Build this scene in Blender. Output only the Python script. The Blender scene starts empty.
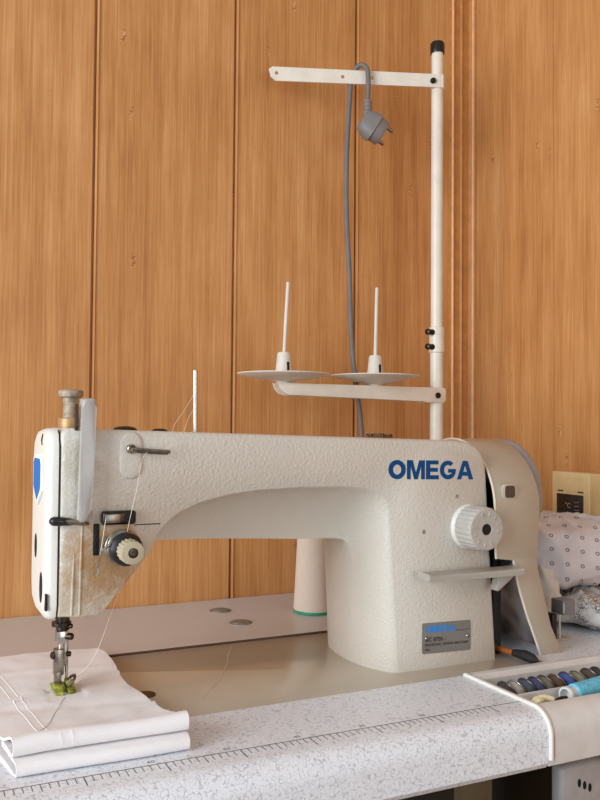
import bpy, bmesh, math, random
from mathutils import Vector, Matrix, noise
random.seed(7)
PI = math.pi
SC = bpy.context.scene
COL = SC.collection
MM = 0.001          # everything below is written in millimetres; z = 0 is the table top

# ------------------------------------------------------------------ materials
def nt(name):
    m = bpy.data.materials.new(name); m.use_nodes = True
    t = m.node_tree; t.nodes.clear()
    out = t.nodes.new('ShaderNodeOutputMaterial'); b = t.nodes.new('ShaderNodeBsdfPrincipled')
    t.links.new(b.outputs[0], out.inputs[0])
    return m, t, b
def N(t, kind, **kw):
    n = t.nodes.new(kind)
    for k, v in kw.items():
        if k in n.inputs.keys() if hasattr(n.inputs, 'keys') else False: n.inputs[k].default_value = v
        else: setattr(n, k, v)
    return n
def srgb(r, g, b):
    f = lambda c: (c/255/12.92) if c/255 <= .04045 else ((c/255+.055)/1.055)**2.4
    return (f(r), f(g), f(b), 1)
def ramp(t, fac, stops, interp='LINEAR'):
    n = t.nodes.new('ShaderNodeValToRGB'); n.color_ramp.interpolation = interp
    el = n.color_ramp.elements
    while len(el) < len(stops): el.new(.5)
    for e, (p, c) in zip(el, stops):
        e.position = p; e.color = c if len(c) == 4 else (*c, 1)
    t.links.new(fac, n.inputs[0]); return n.outputs[0]
def math_(t, op, a, b=None, c=None):
    n = t.nodes.new('ShaderNodeMath'); n.operation = op
    for i, v in enumerate((a, b, c)):
        if v is None: continue
        if isinstance(v, (int, float)): n.inputs[i].default_value = v
        else: t.links.new(v, n.inputs[i])
    return n.outputs[0]
def mix(t, fac, a, b, blend='MIX'):
    n = t.nodes.new('ShaderNodeMixRGB'); n.blend_type = blend
    for s, v in zip(n.inputs, (fac, a, b)):
        if isinstance(v, (int, float)): s.default_value = v
        elif isinstance(v, tuple): s.default_value = v
        else: t.links.new(v, s)
    return n.outputs[0]
def coords(t, scale=(1, 1, 1), kind='Object'):
    tc = t.nodes.new('ShaderNodeTexCoord'); mp = t.nodes.new('ShaderNodeMapping')
    mp.inputs['Scale'].default_value = scale
    t.links.new(tc.outputs[kind], mp.inputs[0]); return mp.outputs[0]
def noise_(t, vec, scale, detail=3, rough=.5):
    n = t.nodes.new('ShaderNodeTexNoise'); n.inputs['Scale'].default_value = scale
    n.inputs['Detail'].default_value = detail; n.inputs['Roughness'].default_value = rough
    t.links.new(vec, n.inputs['Vector']); return n.outputs['Fac']
def bump(t, b, h, strength=.3, dist=.001):
    n = t.nodes.new('ShaderNodeBump'); n.inputs['Strength'].default_value = strength
    n.inputs['Distance'].default_value = dist
    t.links.new(h, n.inputs['Height']); t.links.new(n.outputs[0], b.inputs['Normal'])
def simple(name, col, rough=.5, metal=0, var=.06, vscale=60, bmp=0, bscale=400, spec=None, coat=0, sheen=0):
    m, t, b = nt(name); v = coords(t)
    nz = noise_(t, v, vscale)
    dark = tuple(c*(1-var*2.2) for c in col[:3])+(1,); lite = tuple(min(1, c*(1+var)) for c in col[:3])+(1,)
    t.links.new(ramp(t, nz, [(.3, dark), (.65, lite)]), b.inputs['Base Color'])
    b.inputs['Roughness'].default_value = rough; b.inputs['Metallic'].default_value = metal
    if spec is not None: b.inputs['Specular IOR Level'].default_value = spec
    if coat: b.inputs['Coat Weight'].default_value = coat
    if sheen: b.inputs['Sheen Weight'].default_value = sheen
    if bmp: bump(t, b, noise_(t, v, bscale, 2), bmp, .0006)
    return m

def hammer_paint(name, col, bmp=.45, stain=True):
    """cast-iron machine enamel: hammered grain, oil stains near the thread tension"""
    m, t, b = nt(name); v = coords(t)
    base = ramp(t, noise_(t, v, 14, 4), [(.3, tuple(c*.93 for c in col[:3])+(1,)), (.7, col)])
    if stain:
        def blob(c, r, ns, thr):
            d = t.nodes.new('ShaderNodeVectorMath'); d.operation = 'DISTANCE'
            t.links.new(v, d.inputs[0]); d.inputs[1].default_value = c
            k = math_(t, 'SUBTRACT', 1, math_(t, 'DIVIDE', d.outputs['Value'], r))
            k = math_(t, 'ADD', k, math_(t, 'MULTIPLY', math_(t, 'SUBTRACT', noise_(t, v, ns, 5, .65), .5), 1.4))
            return ramp(t, k, [(thr, (0, 0, 0, 1)), (min(1, thr+.45), (1, 1, 1, 1))])
        s1 = blob((.138-.268, .61-.667, .112), .044, 90, .16)
        s2 = blob((.110-.268, .61-.667, .085), .046, 120, .34)
        s3 = blob((.121-.268, .61-.667, .180), .044, 100, .5)
        base = mix(t, math_(t, 'MULTIPLY', s1, .8), base, srgb(176, 130, 70))
        base = mix(t, math_(t, 'MULTIPLY', s2, .45), base, srgb(168, 140, 96))
        base = mix(t, math_(t, 'MULTIPLY', s3, .40), base, srgb(165, 150, 120))
    t.links.new(base, b.inputs['Base Color'])
    b.inputs['Roughness'].default_value = .42
    vo = t.nodes.new('ShaderNodeTexVoronoi'); vo.inputs['Scale'].default_value = 480
    vo.feature = 'SMOOTH_F1'; t.links.new(v, vo.inputs['Vector'])
    h = math_(t, 'ADD', vo.outputs['Distance'], math_(t, 'MULTIPLY', noise_(t, v, 900, 2), .6))
    bump(t, b, h, bmp, .0006)
    return m

def bamboo(name, axis='x'):
    m, t, b = nt(name)
    # long vertical fibres, faint strips about 20 mm wide, short dark dashes and small knots
    f1 = noise_(t, coords(t, (1, 1, .02)), 520, 3, .6)
    f2 = noise_(t, coords(t, (1, 1, .05)), 60, 2, .5)
    f3 = noise_(t, coords(t, (1, 1, .5)), 14, 4, .6)
    s = math_(t, 'ADD', math_(t, 'MULTIPLY', f1, .42), math_(t, 'ADD', math_(t, 'MULTIPLY', f2, .26), math_(t, 'MULTIPLY', f3, .32)))
    c = ramp(t, s, [(.36, BAM[0]), (.5, BAM[1]), (.64, BAM[2])])
    dash = ramp(t, noise_(t, coords(t, (1, 1, .05)), 640, 2, .7), [(.62, (0, 0, 0, 1)), (.74, (1, 1, 1, 1))])
    dz = ramp(t, noise_(t, coords(t, (1, 1, .35)), 34, 2), [(.5, (0, 0, 0, 1)), (.62, (1, 1, 1, 1))])
    c = mix(t, math_(t, 'MULTIPLY', math_(t, 'MULTIPLY', dash, dz), .45), c, srgb(150, 92, 46))
    kv = t.nodes.new('ShaderNodeTexVoronoi'); kv.inputs['Scale'].default_value = 1
    t.links.new(coords(t, (26, 26, 9)), kv.inputs['Vector'])
    k = ramp(t, kv.outputs['Distance'], [(.04, (1, 1, 1, 1)), (.12, (0, 0, 0, 1))])
    kn = noise_(t, coords(t, (1, 1, 1.6)), 210, 2, .6)
    c = mix(t, math_(t, 'MULTIPLY', math_(t, 'MULTIPLY', k, ramp(t, kn, [(.50, (0, 0, 0, 1)), (.60, (1, 1, 1, 1))])), .75), c, srgb(132, 80, 42))
    c = mix(t, math_(t, 'MULTIPLY', math_(t, 'MULTIPLY', k, ramp(t, kn, [(.38, (1, 1, 1, 1)), (.46, (0, 0, 0, 1))])), .60), c, srgb(230, 182, 132))
    t.links.new(c, b.inputs['Base Color'])
    b.inputs['Roughness'].default_value = .5
    b.inputs['Specular IOR Level'].default_value = .35
    bump(t, b, f1, .12, .0004)
    return m
BAM = (srgb(173, 115, 63), srgb(197, 138, 82), srgb(215, 161, 105))

def speckle_laminate(name='speckled_laminate', amt=.55, base0=(224, 228, 234), base1=(241, 244, 250)):
    m, t, b = nt(name); v = coords(t)
    n1 = noise_(t, v, 310, .4, .5)
    line = math_(t, 'ABSOLUTE', math_(t, 'SUBTRACT', n1, .5))
    worm = ramp(t, line, [(.015, (1, 1, 1, 1)), (.055, (0, 0, 0, 1))])
    gate = ramp(t, noise_(t, v, 300, 1), [(.42, (0, 0, 0, 1)), (.47, (1, 1, 1, 1))])
    w = math_(t, 'MULTIPLY', worm, gate)
    base = ramp(t, noise_(t, v, 800, 2), [(.35, srgb(*base0)), (.65, srgb(*base1))])
    c = mix(t, math_(t, 'MULTIPLY', w, amt), base, srgb(150, 156, 164))
    t.links.new(c, b.inputs['Base Color'])
    b.inputs['Roughness'].default_value = .36
    return m

def cloth_mat(name, col, scale=1400, rough=.9):
    m, t, b = nt(name); v = coords(t)
    w1 = noise_(t, coords(t, (1, .15, 1)), scale, 1); w2 = noise_(t, coords(t, (.15, 1, 1)), scale, 1)
    s = math_(t, 'ADD', math_(t, 'MULTIPLY', w1, .5), math_(t, 'MULTIPLY', w2, .5))
    t.links.new(ramp(t, s, [(.3, tuple(c*.95 for c in col[:3])+(1,)), (.7, col)]), b.inputs['Base Color'])
    b.inputs['Roughness'].default_value = rough; b.inputs['Sheen Weight'].default_value = .15
    b.inputs['Specular IOR Level'].default_value = .2
    bump(t, b, math_(t, 'ADD', math_(t, 'MULTIPLY', s, .3), noise_(t, v, 90, 3)), .25, .0012)
    return m

def ring_print():
    """white quilted cloth printed with rows of small dark rings (laid out in the cloth's own UV, 1 unit = 17 mm)"""
    m, t, b = nt('ring_print_cloth')
    uv = t.nodes.new('ShaderNodeUVMap'); sx = t.nodes.new('ShaderNodeSeparateXYZ'); t.links.new(uv.outputs[0], sx.inputs[0])
    fx = math_(t, 'SUBTRACT', math_(t, 'FRACT', sx.outputs[0]), .5); fy = math_(t, 'SUBTRACT', math_(t, 'FRACT', sx.outputs[1]), .5)
    r = math_(t, 'SQRT', math_(t, 'ADD', math_(t, 'MULTIPLY', fx, fx), math_(t, 'MULTIPLY', fy, fy)))
    d = math_(t, 'ABSOLUTE', math_(t, 'SUBTRACT', r, .105))
    k = ramp(t, d, [(.026, (1, 1, 1, 1)), (.05, (0, 0, 0, 1))])
    v = coords(t)
    base = ramp(t, noise_(t, v, 40, 3), [(.3, srgb(216, 206, 206)), (.7, srgb(232, 226, 226))])
    t.links.new(mix(t, math_(t, 'MULTIPLY', k, .75), base, srgb(70, 64, 66)), b.inputs['Base Color'])
    b.inputs['Roughness'].default_value = .9; b.inputs['Sheen Weight'].default_value = .1
    bump(t, b, noise_(t, v, 110, 3), .3, .0015)
    return m

def floral_print():
    m, t, b = nt('floral_print_cloth'); v = coords(t)
    n1 = noise_(t, v, 190, 2.5, .6); zone = noise_(t, v, 36, 2)
    k = math_(t, 'MULTIPLY', ramp(t, math_(t, 'ABSOLUTE', math_(t, 'SUBTRACT', n1, .5)), [(.025, (1, 1, 1, 1)), (.05, (0, 0, 0, 1))]),
              ramp(t, zone, [(.44, (0, 0, 0, 1)), (.5, (1, 1, 1, 1))]))
    t.links.new(mix(t, math_(t, 'MULTIPLY', k, .85), srgb(228, 222, 216), srgb(52, 50, 54)), b.inputs['Base Color'])
    b.inputs['Roughness'].default_value = .9
    bump(t, b, noise_(t, v, 120, 3), .3, .0015)
    return m

M = {}
M['bamboo'] = bamboo('bamboo_panel')
M['gap_shade'] = simple('gap_shade_brown', srgb(104, 70, 46), .8)  # brown of the shadow in the gap behind the bed
M['bamboo_trim'] = simple('bamboo_trim', srgb(190, 126, 66), .42, var=.06, vscale=90)
M['trim_lip'] = simple('trim_lip', srgb(228, 172, 124), .42)
M['groove'] = simple('panel_groove', srgb(120, 66, 30), .7)
M['groove_lip'] = simple('panel_lip', srgb(226, 164, 104), .45)
M['floor'] = simple('dark_floor', srgb(92, 74, 60), .6, vscale=8, var=.12)
M['laminate'] = speckle_laminate()
M['laminate_plain'] = speckle_laminate('plain_laminate', .12, (200, 194, 190), (212, 206, 203))
M['enamel'] = hammer_paint('hammered_enamel', srgb(211, 204, 192), .62)
M['enamel_plain'] = hammer_paint('faceplate_enamel', srgb(228, 226, 218), .3, False)
M['bed'] = simple('bed_enamel', srgb(198, 188, 170), .28, var=.04, vscale=12, coat=.3)
M['cover'] = simple('cover_enamel', srgb(188, 178, 160), .33, var=.03, vscale=14)
M['cover_rim'] = simple('cover_edge', srgb(222, 212, 194), .4)
M['cover_in'] = simple('cover_inside', srgb(190, 193, 200), .5, var=.28, vscale=38)
M['wheel'] = simple('wheel_grey', srgb(150, 149, 148), .35, var=.03)
M['dial'] = simple('dial_grey', srgb(184, 178, 169), .5, var=.03)
M['lever'] = simple('lever_grey', srgb(176, 170, 160), .38, var=.03)
M['guard'] = simple('guard_grey', srgb(178, 174, 169), .32, var=.03)
M['ivory'] = simple('ivory_paint', srgb(228, 218, 202), .35, var=.03)
M['disc'] = simple('ivory_plastic', srgb(216, 208, 196), .5, var=.03)
M['chrome'] = simple('chrome', srgb(200, 198, 192), .2, 1, .08, 200)
M['steel'] = simple('worn_steel', srgb(150, 142, 130), .34, 1, .2, 160)
M['darksteel'] = simple('dark_steel', srgb(70, 62, 54), .35, 1, .2, 200)
M['capsteel'] = simple('dull_steel', srgb(150, 146, 140), .45, .55, .1, 200)
M['brass'] = simple('tan_brass', srgb(186, 150, 104), .45, .35, .15, 150)
M['oldknob'] = simple('weathered_knob', srgb(168, 152, 132), .6, .2, .2, 200)
M['black'] = simple('black_plastic', srgb(24, 22, 22), .35)
M['blackhole'] = simple('dark_recess', srgb(18, 14, 12), .8)
M['rubber'] = simple('dark_rubber', srgb(38, 34, 32), .7)
M['blue'] = simple('letter_blue', srgb(4, 72, 126), .6, var=.02, spec=.2)
M['blue2'] = simple('plate_blue', srgb(40, 140, 222), .4, var=.02)
M['badge_blue'] = simple('badge_blue', srgb(36, 112, 190), .6, var=.04, spec=.2)
M['white'] = simple('white_paint', srgb(240, 240, 240), .4, var=.02)
M['plate'] = simple('plate_metal', srgb(140, 136, 132), .4, .25, .04)
M['ink'] = simple('plate_ink', srgb(52, 50, 50), .5)
M['scale_ink'] = simple('scale_ink', srgb(108, 104, 104), .5)
M['cloth'] = cloth_mat('white_cotton', srgb(243, 240, 241))
M['seam'] = cloth_mat('white_seam', srgb(250, 247, 247))
M['green'] = simple('yellow_green_sole', srgb(150, 152, 62), .5, var=.35, vscale=260)
M['thread'] = simple('white_thread', srgb(236, 230, 218), .8)
M['thread_grey'] = simple('grey_thread', srgb(176, 166, 160), .8)
M['cone'] = simple('cream_yarn', srgb(224, 206, 188), .85, var=.015, vscale=200, bmp=.4, bscale=900)
M['cone_ring'] = simple('green_ring', srgb(40, 160, 118), .45)
M['cord'] = simple('cord_grey', srgb(112, 106, 104), .55)
M['plug'] = simple('plug_grey', srgb(126, 120, 118), .5, var=.04)
M['tray'] = simple('tray_plastic', srgb(220, 217, 213), .36, var=.03)
M['tray_rim'] = simple('tray_edge', srgb(244, 240, 232), .3, var=.02)
M['cyan'] = simple('cyan_thread', srgb(112, 206, 236), .6, var=.1, vscale=400, bmp=.5, bscale=1500)
M['spoolw'] = simple('spool_white', srgb(226, 226, 226), .35)
M['cream'] = simple('cream_wax', srgb(246, 234, 196), .5)
M['wood'] = simple('brush_wood', srgb(172, 98, 44), .45, var=.12, vscale=120)
M['bristle'] = simple('brush_bristle', srgb(34, 28, 28), .7, bmp=.6, bscale=1500)
M['ringprint'] = ring_print()
M['floral'] = floral_print()
M['beigecloth'] = cloth_mat('beige_cloth', srgb(224, 212, 198))
M['winder'] = simple('winder_grey', srgb(128, 126, 128), .4)
M['unit'] = simple('cream_housing', srgb(236, 208, 152), .45, var=.03)
M['unit2'] = simple('cream_housing_cover', srgb(226, 194, 136), .45, var=.03)
M['screen'] = simple('dark_screen', srgb(38, 34, 34), .2)
M['screen_ink'] = simple('screen_ink', srgb(150, 150, 150), .4)
M['switch'] = simple('switch_white', srgb(188, 184, 182), .5)
M['leg'] = simple('stand_paint', srgb(110, 98, 72), .6)
M['pan'] = simple('under_table_dark', srgb(22, 19, 18), .7)  # near-black, so the space under the table stays dark
M['glass'] = simple('amber_glass', srgb(120, 82, 48), .12, .3, .2, 300)
for i, c in enumerate([(64, 62, 62), (168, 160, 150), (74, 86, 104), (66, 72, 110), (120, 112, 98), (98, 72, 56), (70, 92, 160), (138, 132, 110), (92, 82, 74)]):
    M['bobbin%d' % i] = simple('bobbin_thread_%d' % i, srgb(*c), .6, var=.12, vscale=400, bmp=.4, bscale=1600)
M['bobbin_metal'] = simple('bobbin_metal', srgb(118, 112, 108), .3, .8, .1, 200)

# ------------------------------------------------------------------ mesh helpers (mm)
def P(x, y, z): return Vector((x*MM, y*MM, z*MM))
def new(): return bmesh.new()
def obj(name, bm, mat, parent=None, smooth=True, ang=35, sub=0):
    bmesh.ops.recalc_face_normals(bm, faces=bm.faces[:])
    me = bpy.data.meshes.new(name); bm.to_mesh(me); bm.free()
    if smooth:
        me.shade_smooth(); me.set_sharp_from_angle(angle=math.radians(ang))
    o = bpy.data.objects.new(name, me); COL.objects.link(o)
    o.data.materials.append(M[mat] if isinstance(mat, str) else mat)
    if parent is not None:
        o.parent = parent
        q = parent; off = Vector()
        while q is not None: off += q.location; q = q.parent
        me.transform(Matrix.Translation(-off))
    if sub:
        s = o.modifiers.new('subdivision', 'SUBSURF'); s.levels = sub; s.render_levels = sub
    return o
def thing(name, label, cat, loc=(0, 0, 0), group=None):
    o = bpy.data.objects.new(name, None); COL.objects.link(o); o.location = P(*loc)
    o.empty_display_size = .02
    return tag(o, label, cat, group)
def tag(o, label, cat, group=None):
    o['label'] = label; o['category'] = cat
    if group: o['group'] = group
    return o
def center(o):
    """move a one-mesh thing's origin to the middle of its base"""
    vs = [v.co for v in o.data.vertices]
    c = Vector(((min(v.x for v in vs)+max(v.x for v in vs))/2, (min(v.y for v in vs)+max(v.y for v in vs))/2, min(v.z for v in vs)))
    return o
def bx(bm, x0, x1, y0, y1, z0, z1, r=0, seg=2, mtx=None):
    t = new(); bmesh.ops.create_cube(t, size=1)
    for v in t.verts:
        v.co = P(x0+(v.co.x+.5)*(x1-x0), y0+(v.co.y+.5)*(y1-y0), z0+(v.co.z+.5)*(z1-z0))
    if r: bmesh.ops.bevel(t, geom=t.edges[:], offset=r*MM, segments=seg, affect='EDGES', profile=.5)
    merge(bm, t, mtx); return bm
def merge(bm, t, mtx=None):
    if mtx is not None: bmesh.ops.transform(t, matrix=mtx, verts=t.verts[:])
    me = bpy.data.meshes.new('tmp'); t.to_mesh(me); t.free(); bm.from_mesh(me); bpy.data.meshes.remove(me)
def frame(d):
    d = d.normalized(); a = Vector((0, 0, 1)) if abs(d.z) < .9 else Vector((1, 0, 0))
    u = d.cross(a).normalized(); return u, d.cross(u).normalized()
def lathe(bm, base, direction, prof, seg=40, cap=True):
    """prof: list of (radius, height) in mm along direction from base (mm tuple)"""
    d = Vector(direction).normalized(); u, w = frame(d); b = P(*base); rings = []
    for r, h in prof:
        rings.append([bm.verts.new(b+d*h*MM+(u*math.cos(2*PI*i/seg)+w*math.sin(2*PI*i/seg))*max(r, .01)*MM) for i in range(seg)])
    for A, B in zip(rings, rings[1:]):
        for i in range(seg): bm.faces.new((A[i], A[(i+1) % seg], B[(i+1) % seg], B[i]))
    if cap: bm.faces.new(rings[0][::-1]); bm.faces.new(rings[-1])
    return bm
def tube(bm, pts, r, seg=10, smooth=6, cap=True):
    """pts in mm; Catmull-Rom smoothed; r number or list"""
    pts = [Vector(p) for p in pts]
    if smooth > 1 and len(pts) > 2:
        q = []; ex = [pts[0]*2-pts[1]]+pts+[pts[-1]*2-pts[-2]]
        for i in range(1, len(ex)-2):
            for k in range(smooth):
                t = k/smooth; a, b, c, d = ex[i-1:i+3]
                q.append(.5*((2*b)+(c-a)*t+(2*a-5*b+4*c-d)*t*t+(3*b-a-3*c+d)*t**3))
        q.append(pts[-1]); pts = q
    n = len(pts); rr = r if isinstance(r, (list, tuple)) else None
    u = None; rings = []
    for i, p in enumerate(pts):
        d = (pts[min(i+1, n-1)]-pts[max(i-1, 0)]).normalized()
        if u is None: u, w = frame(d)
        u = (u-d*u.dot(d)).normalized(); w = d.cross(u)
        if rr: f = i/(n-1)*(len(rr)-1); k = min(int(f), len(rr)-2); rad = rr[k]+(rr[k+1]-rr[k])*(f-k)
        else: rad = r
        rings.append([bm.verts.new((p+(u*math.cos(2*PI*j/seg)+w*math.sin(2*PI*j/seg))*rad)*MM) for j in range(seg)])
    for A, B in zip(rings, rings[1:]):
        for j in range(seg): bm.faces.new((A[j], A[(j+1) % seg], B[(j+1) % seg], B[j]))
    if cap: bm.faces.new(rings[0][::-1]); bm.faces.new(rings[-1])
    return bm
def prism(bm, outline, origin, ux, uy, depth, holes=(), bevel=0):
    """outline (and holes) of 2-D mm points in the plane origin + x*ux + y*uy, pushed along ux x uy by depth mm"""
    ux = Vector(ux).normalized(); uy = Vector(uy).normalized(); n = ux.cross(uy).normalized(); o = P(*origin)
    t = new(); loops = [outline]+list(holes); top = []; bot = []
    for L in loops:
        a = [t.verts.new(o+(ux*x+uy*y)*MM) for x, y in L]; b = [t.verts.new(o+(ux*x+uy*y+n*depth)*MM) for x, y in L]
        top.append(a); bot.append(b)
        for i in range(len(L)):
            j = (i+1) % len(L); t.faces.new((a[i], a[j], b[j], b[i]))
    if not holes:
        t.faces.new(top[0][::-1]); t.faces.new(bot[0])
        if bevel:
            es = [e for e in t.edges if any(len(f.verts) == len(outline) for f in e.link_faces)] if len(outline) != 4 else t.edges[:]
            bmesh.ops.bevel(t, geom=es, offset=bevel*MM, segments=2, affect='EDGES', profile=.5)
    else:
        for S in (top, bot):
            es = []
            for L in S:
                for i in range(len(L)):
                    e = t.edges.get((L[i], L[(i+1) % len(L)])); es.append(e)
            bmesh.ops.triangle_fill(t, use_beauty=True, use_dissolve=False, edges=es)
    merge(bm, t); return bm
def circ(cx, cy, r, n=16, ry=None): return [(cx+r*math.cos(2*PI*i/n), cy+(ry or r)*math.sin(2*PI*i/n)) for i in range(n)]
def rrect(x0, x1, y0, y1, r, n=5):
    o = []
    for cx, cy, a in ((x1-r, y1-r, 0), (x0+r, y1-r, 90), (x0+r, y0+r, 180), (x1-r, y0+r, 270)):
        o += [(cx+r*math.cos(math.radians(a+90*i/n)), cy+r*math.sin(math.radians(a+90*i/n))) for i in range(n+1)]
    return o
def loft(bm, rings, cap=True):
    R = [[bm.verts.new(Vector(p)*MM) for p in r] for r in rings]; n = len(R[0])
    for A, B in zip(R, R[1:]):
        for i in range(n): bm.faces.new((A[i], A[(i+1) % n], B[(i+1) % n], B[i]))
    if cap: bm.faces.new(R[0][::-1]); bm.faces.new(R[-1])
    return bm
def text(name, body, size, loc, ux, uy, mat, parent, depth=.15, off=0, align='LEFT', spacing=1.0):
    c = bpy.data.curves.new('t', 'FONT'); c.body = body; c.size = size; c.extrude = depth; c.offset = off
    c.align_x = align; c.align_y = 'BOTTOM_BASELINE' if False else 'BOTTOM'; c.space_character = spacing; c.resolution_u = 3
    o = bpy.data.objects.new('t', c); COL.objects.link(o)
    me = bpy.data.meshes.new_from_object(o.evaluated_get(bpy.context.evaluated_depsgraph_get()))
    bpy.data.objects.remove(o); bpy.data.curves.remove(c)
    ux = Vector(ux).normalized(); uy = Vector(uy).normalized(); n = ux.cross(uy)
    bm = new(); bm.from_mesh(me); bpy.data.meshes.remove(me)
    for v in bm.verts: v.co = P(*loc)+(ux*v.co.x+uy*v.co.y+n*v.co.z)*MM
    return obj(name, bm, mat, parent, smooth=False)

# heavy block capitals, drawn in a box one unit high
def glyph(ch):
    def ring(w, a0, a1, th, n=28):
        o = []; i = []
        for k in range(n+1):
            a = math.radians(a0+(a1-a0)*k/n)
            o.append((w/2+w/2*math.cos(a), .5+.5*math.sin(a))); i.append((w/2+(w/2-th)*math.cos(a), .5+(.5-th*.80)*math.sin(a)))
        return o, i
    if ch == 'O': o, i = ring(1.12, 0, 360, .30); return [(o[:-1], [i[:-1]])], 1.12
    if ch == 'M': return [([(0, 0), (.25, 0), (.25, .68), (.47, 0), (.71, 0), (.93, .68), (.93, 0), (1.18, 0), (1.18, 1), (.80, 1), (.59, .36), (.38, 1), (0, 1)], [])], 1.18
    if ch == 'E': return [([(0, 0), (.86, 0), (.86, .22), (.29, .22), (.29, .40), (.80, .40), (.80, .61), (.29, .61), (.29, .79), (.84, .79), (.84, 1), (0, 1)], [])], .86
    if ch == 'G':
        o, i = ring(1.10, 48, 340, .29)
        return [(o+[(1.10, .56), (.56, .56), (.56, .36), (.80, .36), (.80, .26)]+i[::-1][2:], [])], 1.10
    if ch == 'A': return [([(0, 0), (.30, 0), (.37, .20), (.76, .20), (.83, 0), (1.14, 0), (.74, 1), (.40, 1)], [[(.44, .41), (.69, .41), (.565, .76)]])], 1.14
def word(name, s, h, total, loc, ux, uy, mat, parent, depth=.2):
    gl = [glyph(c) for c in s]; gap = .07; W = sum(w for _, w in gl)+gap*(len(s)-1); k = total/(W*h); x = 0; bm = new()
    for polys, w in gl:
        for o, hs in polys:
            f = lambda L: [((x+px)*h*k, py*h) for px, py in L]
            prism(bm, f(o), loc, ux, uy, depth, [f(q) for q in hs])
        x += w+gap
    return obj(name, bm, mat, parent, smooth=False)

def screw(name, base, d, r, h, mat, parent, slot=True):
    bm = new(); lathe(bm, base, d, [(r, -1), (r, h*.6), (r*.8, h), (.01, h)], 20, False)
    o = obj(name, bm, mat, parent)
    return o

# ================================================================== THE SETTING
def struct(o): o['kind'] = 'structure'; return o
bm = new(); bx(bm, -1700, 735, -1700, 965, -770, -750); struct(obj('floor', bm, 'floor', smooth=False))
# back wall: bamboo boards 170 mm wide with a V groove between them
def board_wall(name, a0, a1, first, step, plane, z0, z1, along_x, g=2.4):
    bm = new(); edges = []; e = first
    while e > a0: e -= step
    e += step
    cuts = []
    while e < a1: cuts.append(e); e += step
    k_ = min(1.2, g/1.9); prof = [(a0, 0)]
    for c in cuts: prof += [(c-g, 0), (c-g*.75, 4.2*k_), (c+g*.35, 4.2*k_), (c+g*.5, -.9*k_), (c+g*1.2, -1.3*k_), (c+g*1.7, 0)]
    prof.append((a1, 0)); back = [(a1, 16), (a0, 16)]
    def pt(a, d, z): return (a, plane+d, z) if along_x else (plane+d, a, z)
    rings = [[pt(a, d, z) for a, d in prof+back] for z in (z0, z1)]
    loft(bm, rings); return obj(name, bm, 'bamboo', smooth=False)
struct(board_wall('wall_back', -1700, 735, 193.8, 170, 947, -750, 1700, True))
struct(board_wall('wall_right', -1700, 947, 781, 170, 719, -750, 1700, False, .45))
# corner moulding
bm = new()
pr = [(682, 947), (682, 941), (684, 939.5), (686, 941), (696, 940.5), (698.5, 938.5), (701, 940.5), (711, 940.5), (713, 936), (716, 933), (719, 933), (719, 947)]
loft(bm, [[(x, y, z) for x, y in pr] for z in (-750, 1700)]); t1 = struct(obj('trim_1', bm, 'bamboo_trim', smooth=False))
for x, y, w_ in ((684, 940.2, 1.9), (698.5, 939.6, 1.2), (714.5, 935.2, 2.0)):
    bm = new(); lathe(bm, (x, y, -750), (0, 0, 1), [(w_, 0), (w_, 2450)], 12); obj('bead', bm, 'trim_lip' if w_ > 1.5 else 'bamboo_trim', t1)

# ================================================================== TABLE
table = thing('sewing_table', 'grey speckled laminate sewing table with rounded front edge and printed ruler', 'table', (220, 700, -750))
BX0, BX1, BY0, BY1 = 42, 521, 577, 757.5      # bed cut-out
TX0, TX1 = -330, 712; TYB = 945; TH = 36
front = [(489, 0)]+[(489-16*math.sin(a), -16+16*math.cos(a)) for a in [PI/2*k/8 for k in range(1, 9)]]+[(473, -35), (476, -39)]
bm = new()
def strip(x0, x1, prof): loft(bm, [[(x, y, z) for y, z in prof] for x in (x0, x1)])
strip(TX0, 430, front+[(576, -39), (576, 0)])
strip(650, TX1, front+[(576, -39), (576, 0)])
def slab(x0, x1, y0, y1): bx(bm, x0, x1, y0, y1, -36, 0)
slab(TX0, BX0-1, 576, 760); slab(BX1+1, TX1, 576, 760)
bx(bm, 430, 650, 478, 576, -39, -33.5)
obj('tabletop', bm, 'laminate', table, smooth=True, ang=25)
bm = new(); bx(bm, TX0, TX1, 760, TYB, -36, 0, .4, 1); rp_ = obj('rear_panel', bm, 'laminate_plain', table, smooth=False)
bm = new(); bx(bm, BX0-1, BX1+1, 759.3, 760.3, -34, -.25); obj('gap_shade_strip', bm, 'gap_shade', rp_, smooth=False)  # brown strip paints the shadow of the gap behind the bed
bm = new(); bx(bm, TX0, 430, 504.3, 505.1, -.1, .12)
k = 0; x = 400.5
while x > TX0+5:
    L = 13 if k % 10 == 0 else (10.5 if k % 5 == 0 else 8)
    w = .8 if k % 10 == 0 else .55
    bx(bm, x-w/2, x+w/2, 504.8-L, 504.8, -.1, .12); x -= 4.97; k += 1
obj('ruler_scale', bm, 'scale_ink', table, smooth=False)
for k, xx in enumerate((400, 350, 300, 250, 200, 150)):
    text('ruler_number', str(10*(k+1)), 5, (xx-8, 507, .05), (1, 0, 0), (0, 1, 0), 'scale_ink', table, .05)
for yy in (887, 825):
    bm = new(); lathe(bm, (329, yy, 0), (0, 0, 1), [(12.2, -3), (12.2, .6), (11, 1), (10.6, .7), (10.2, 1.4), (6, 2.4), (.01, 2.7)], 32, False)
    obj('bolt_cap', bm, 'capsteel', table)
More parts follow.
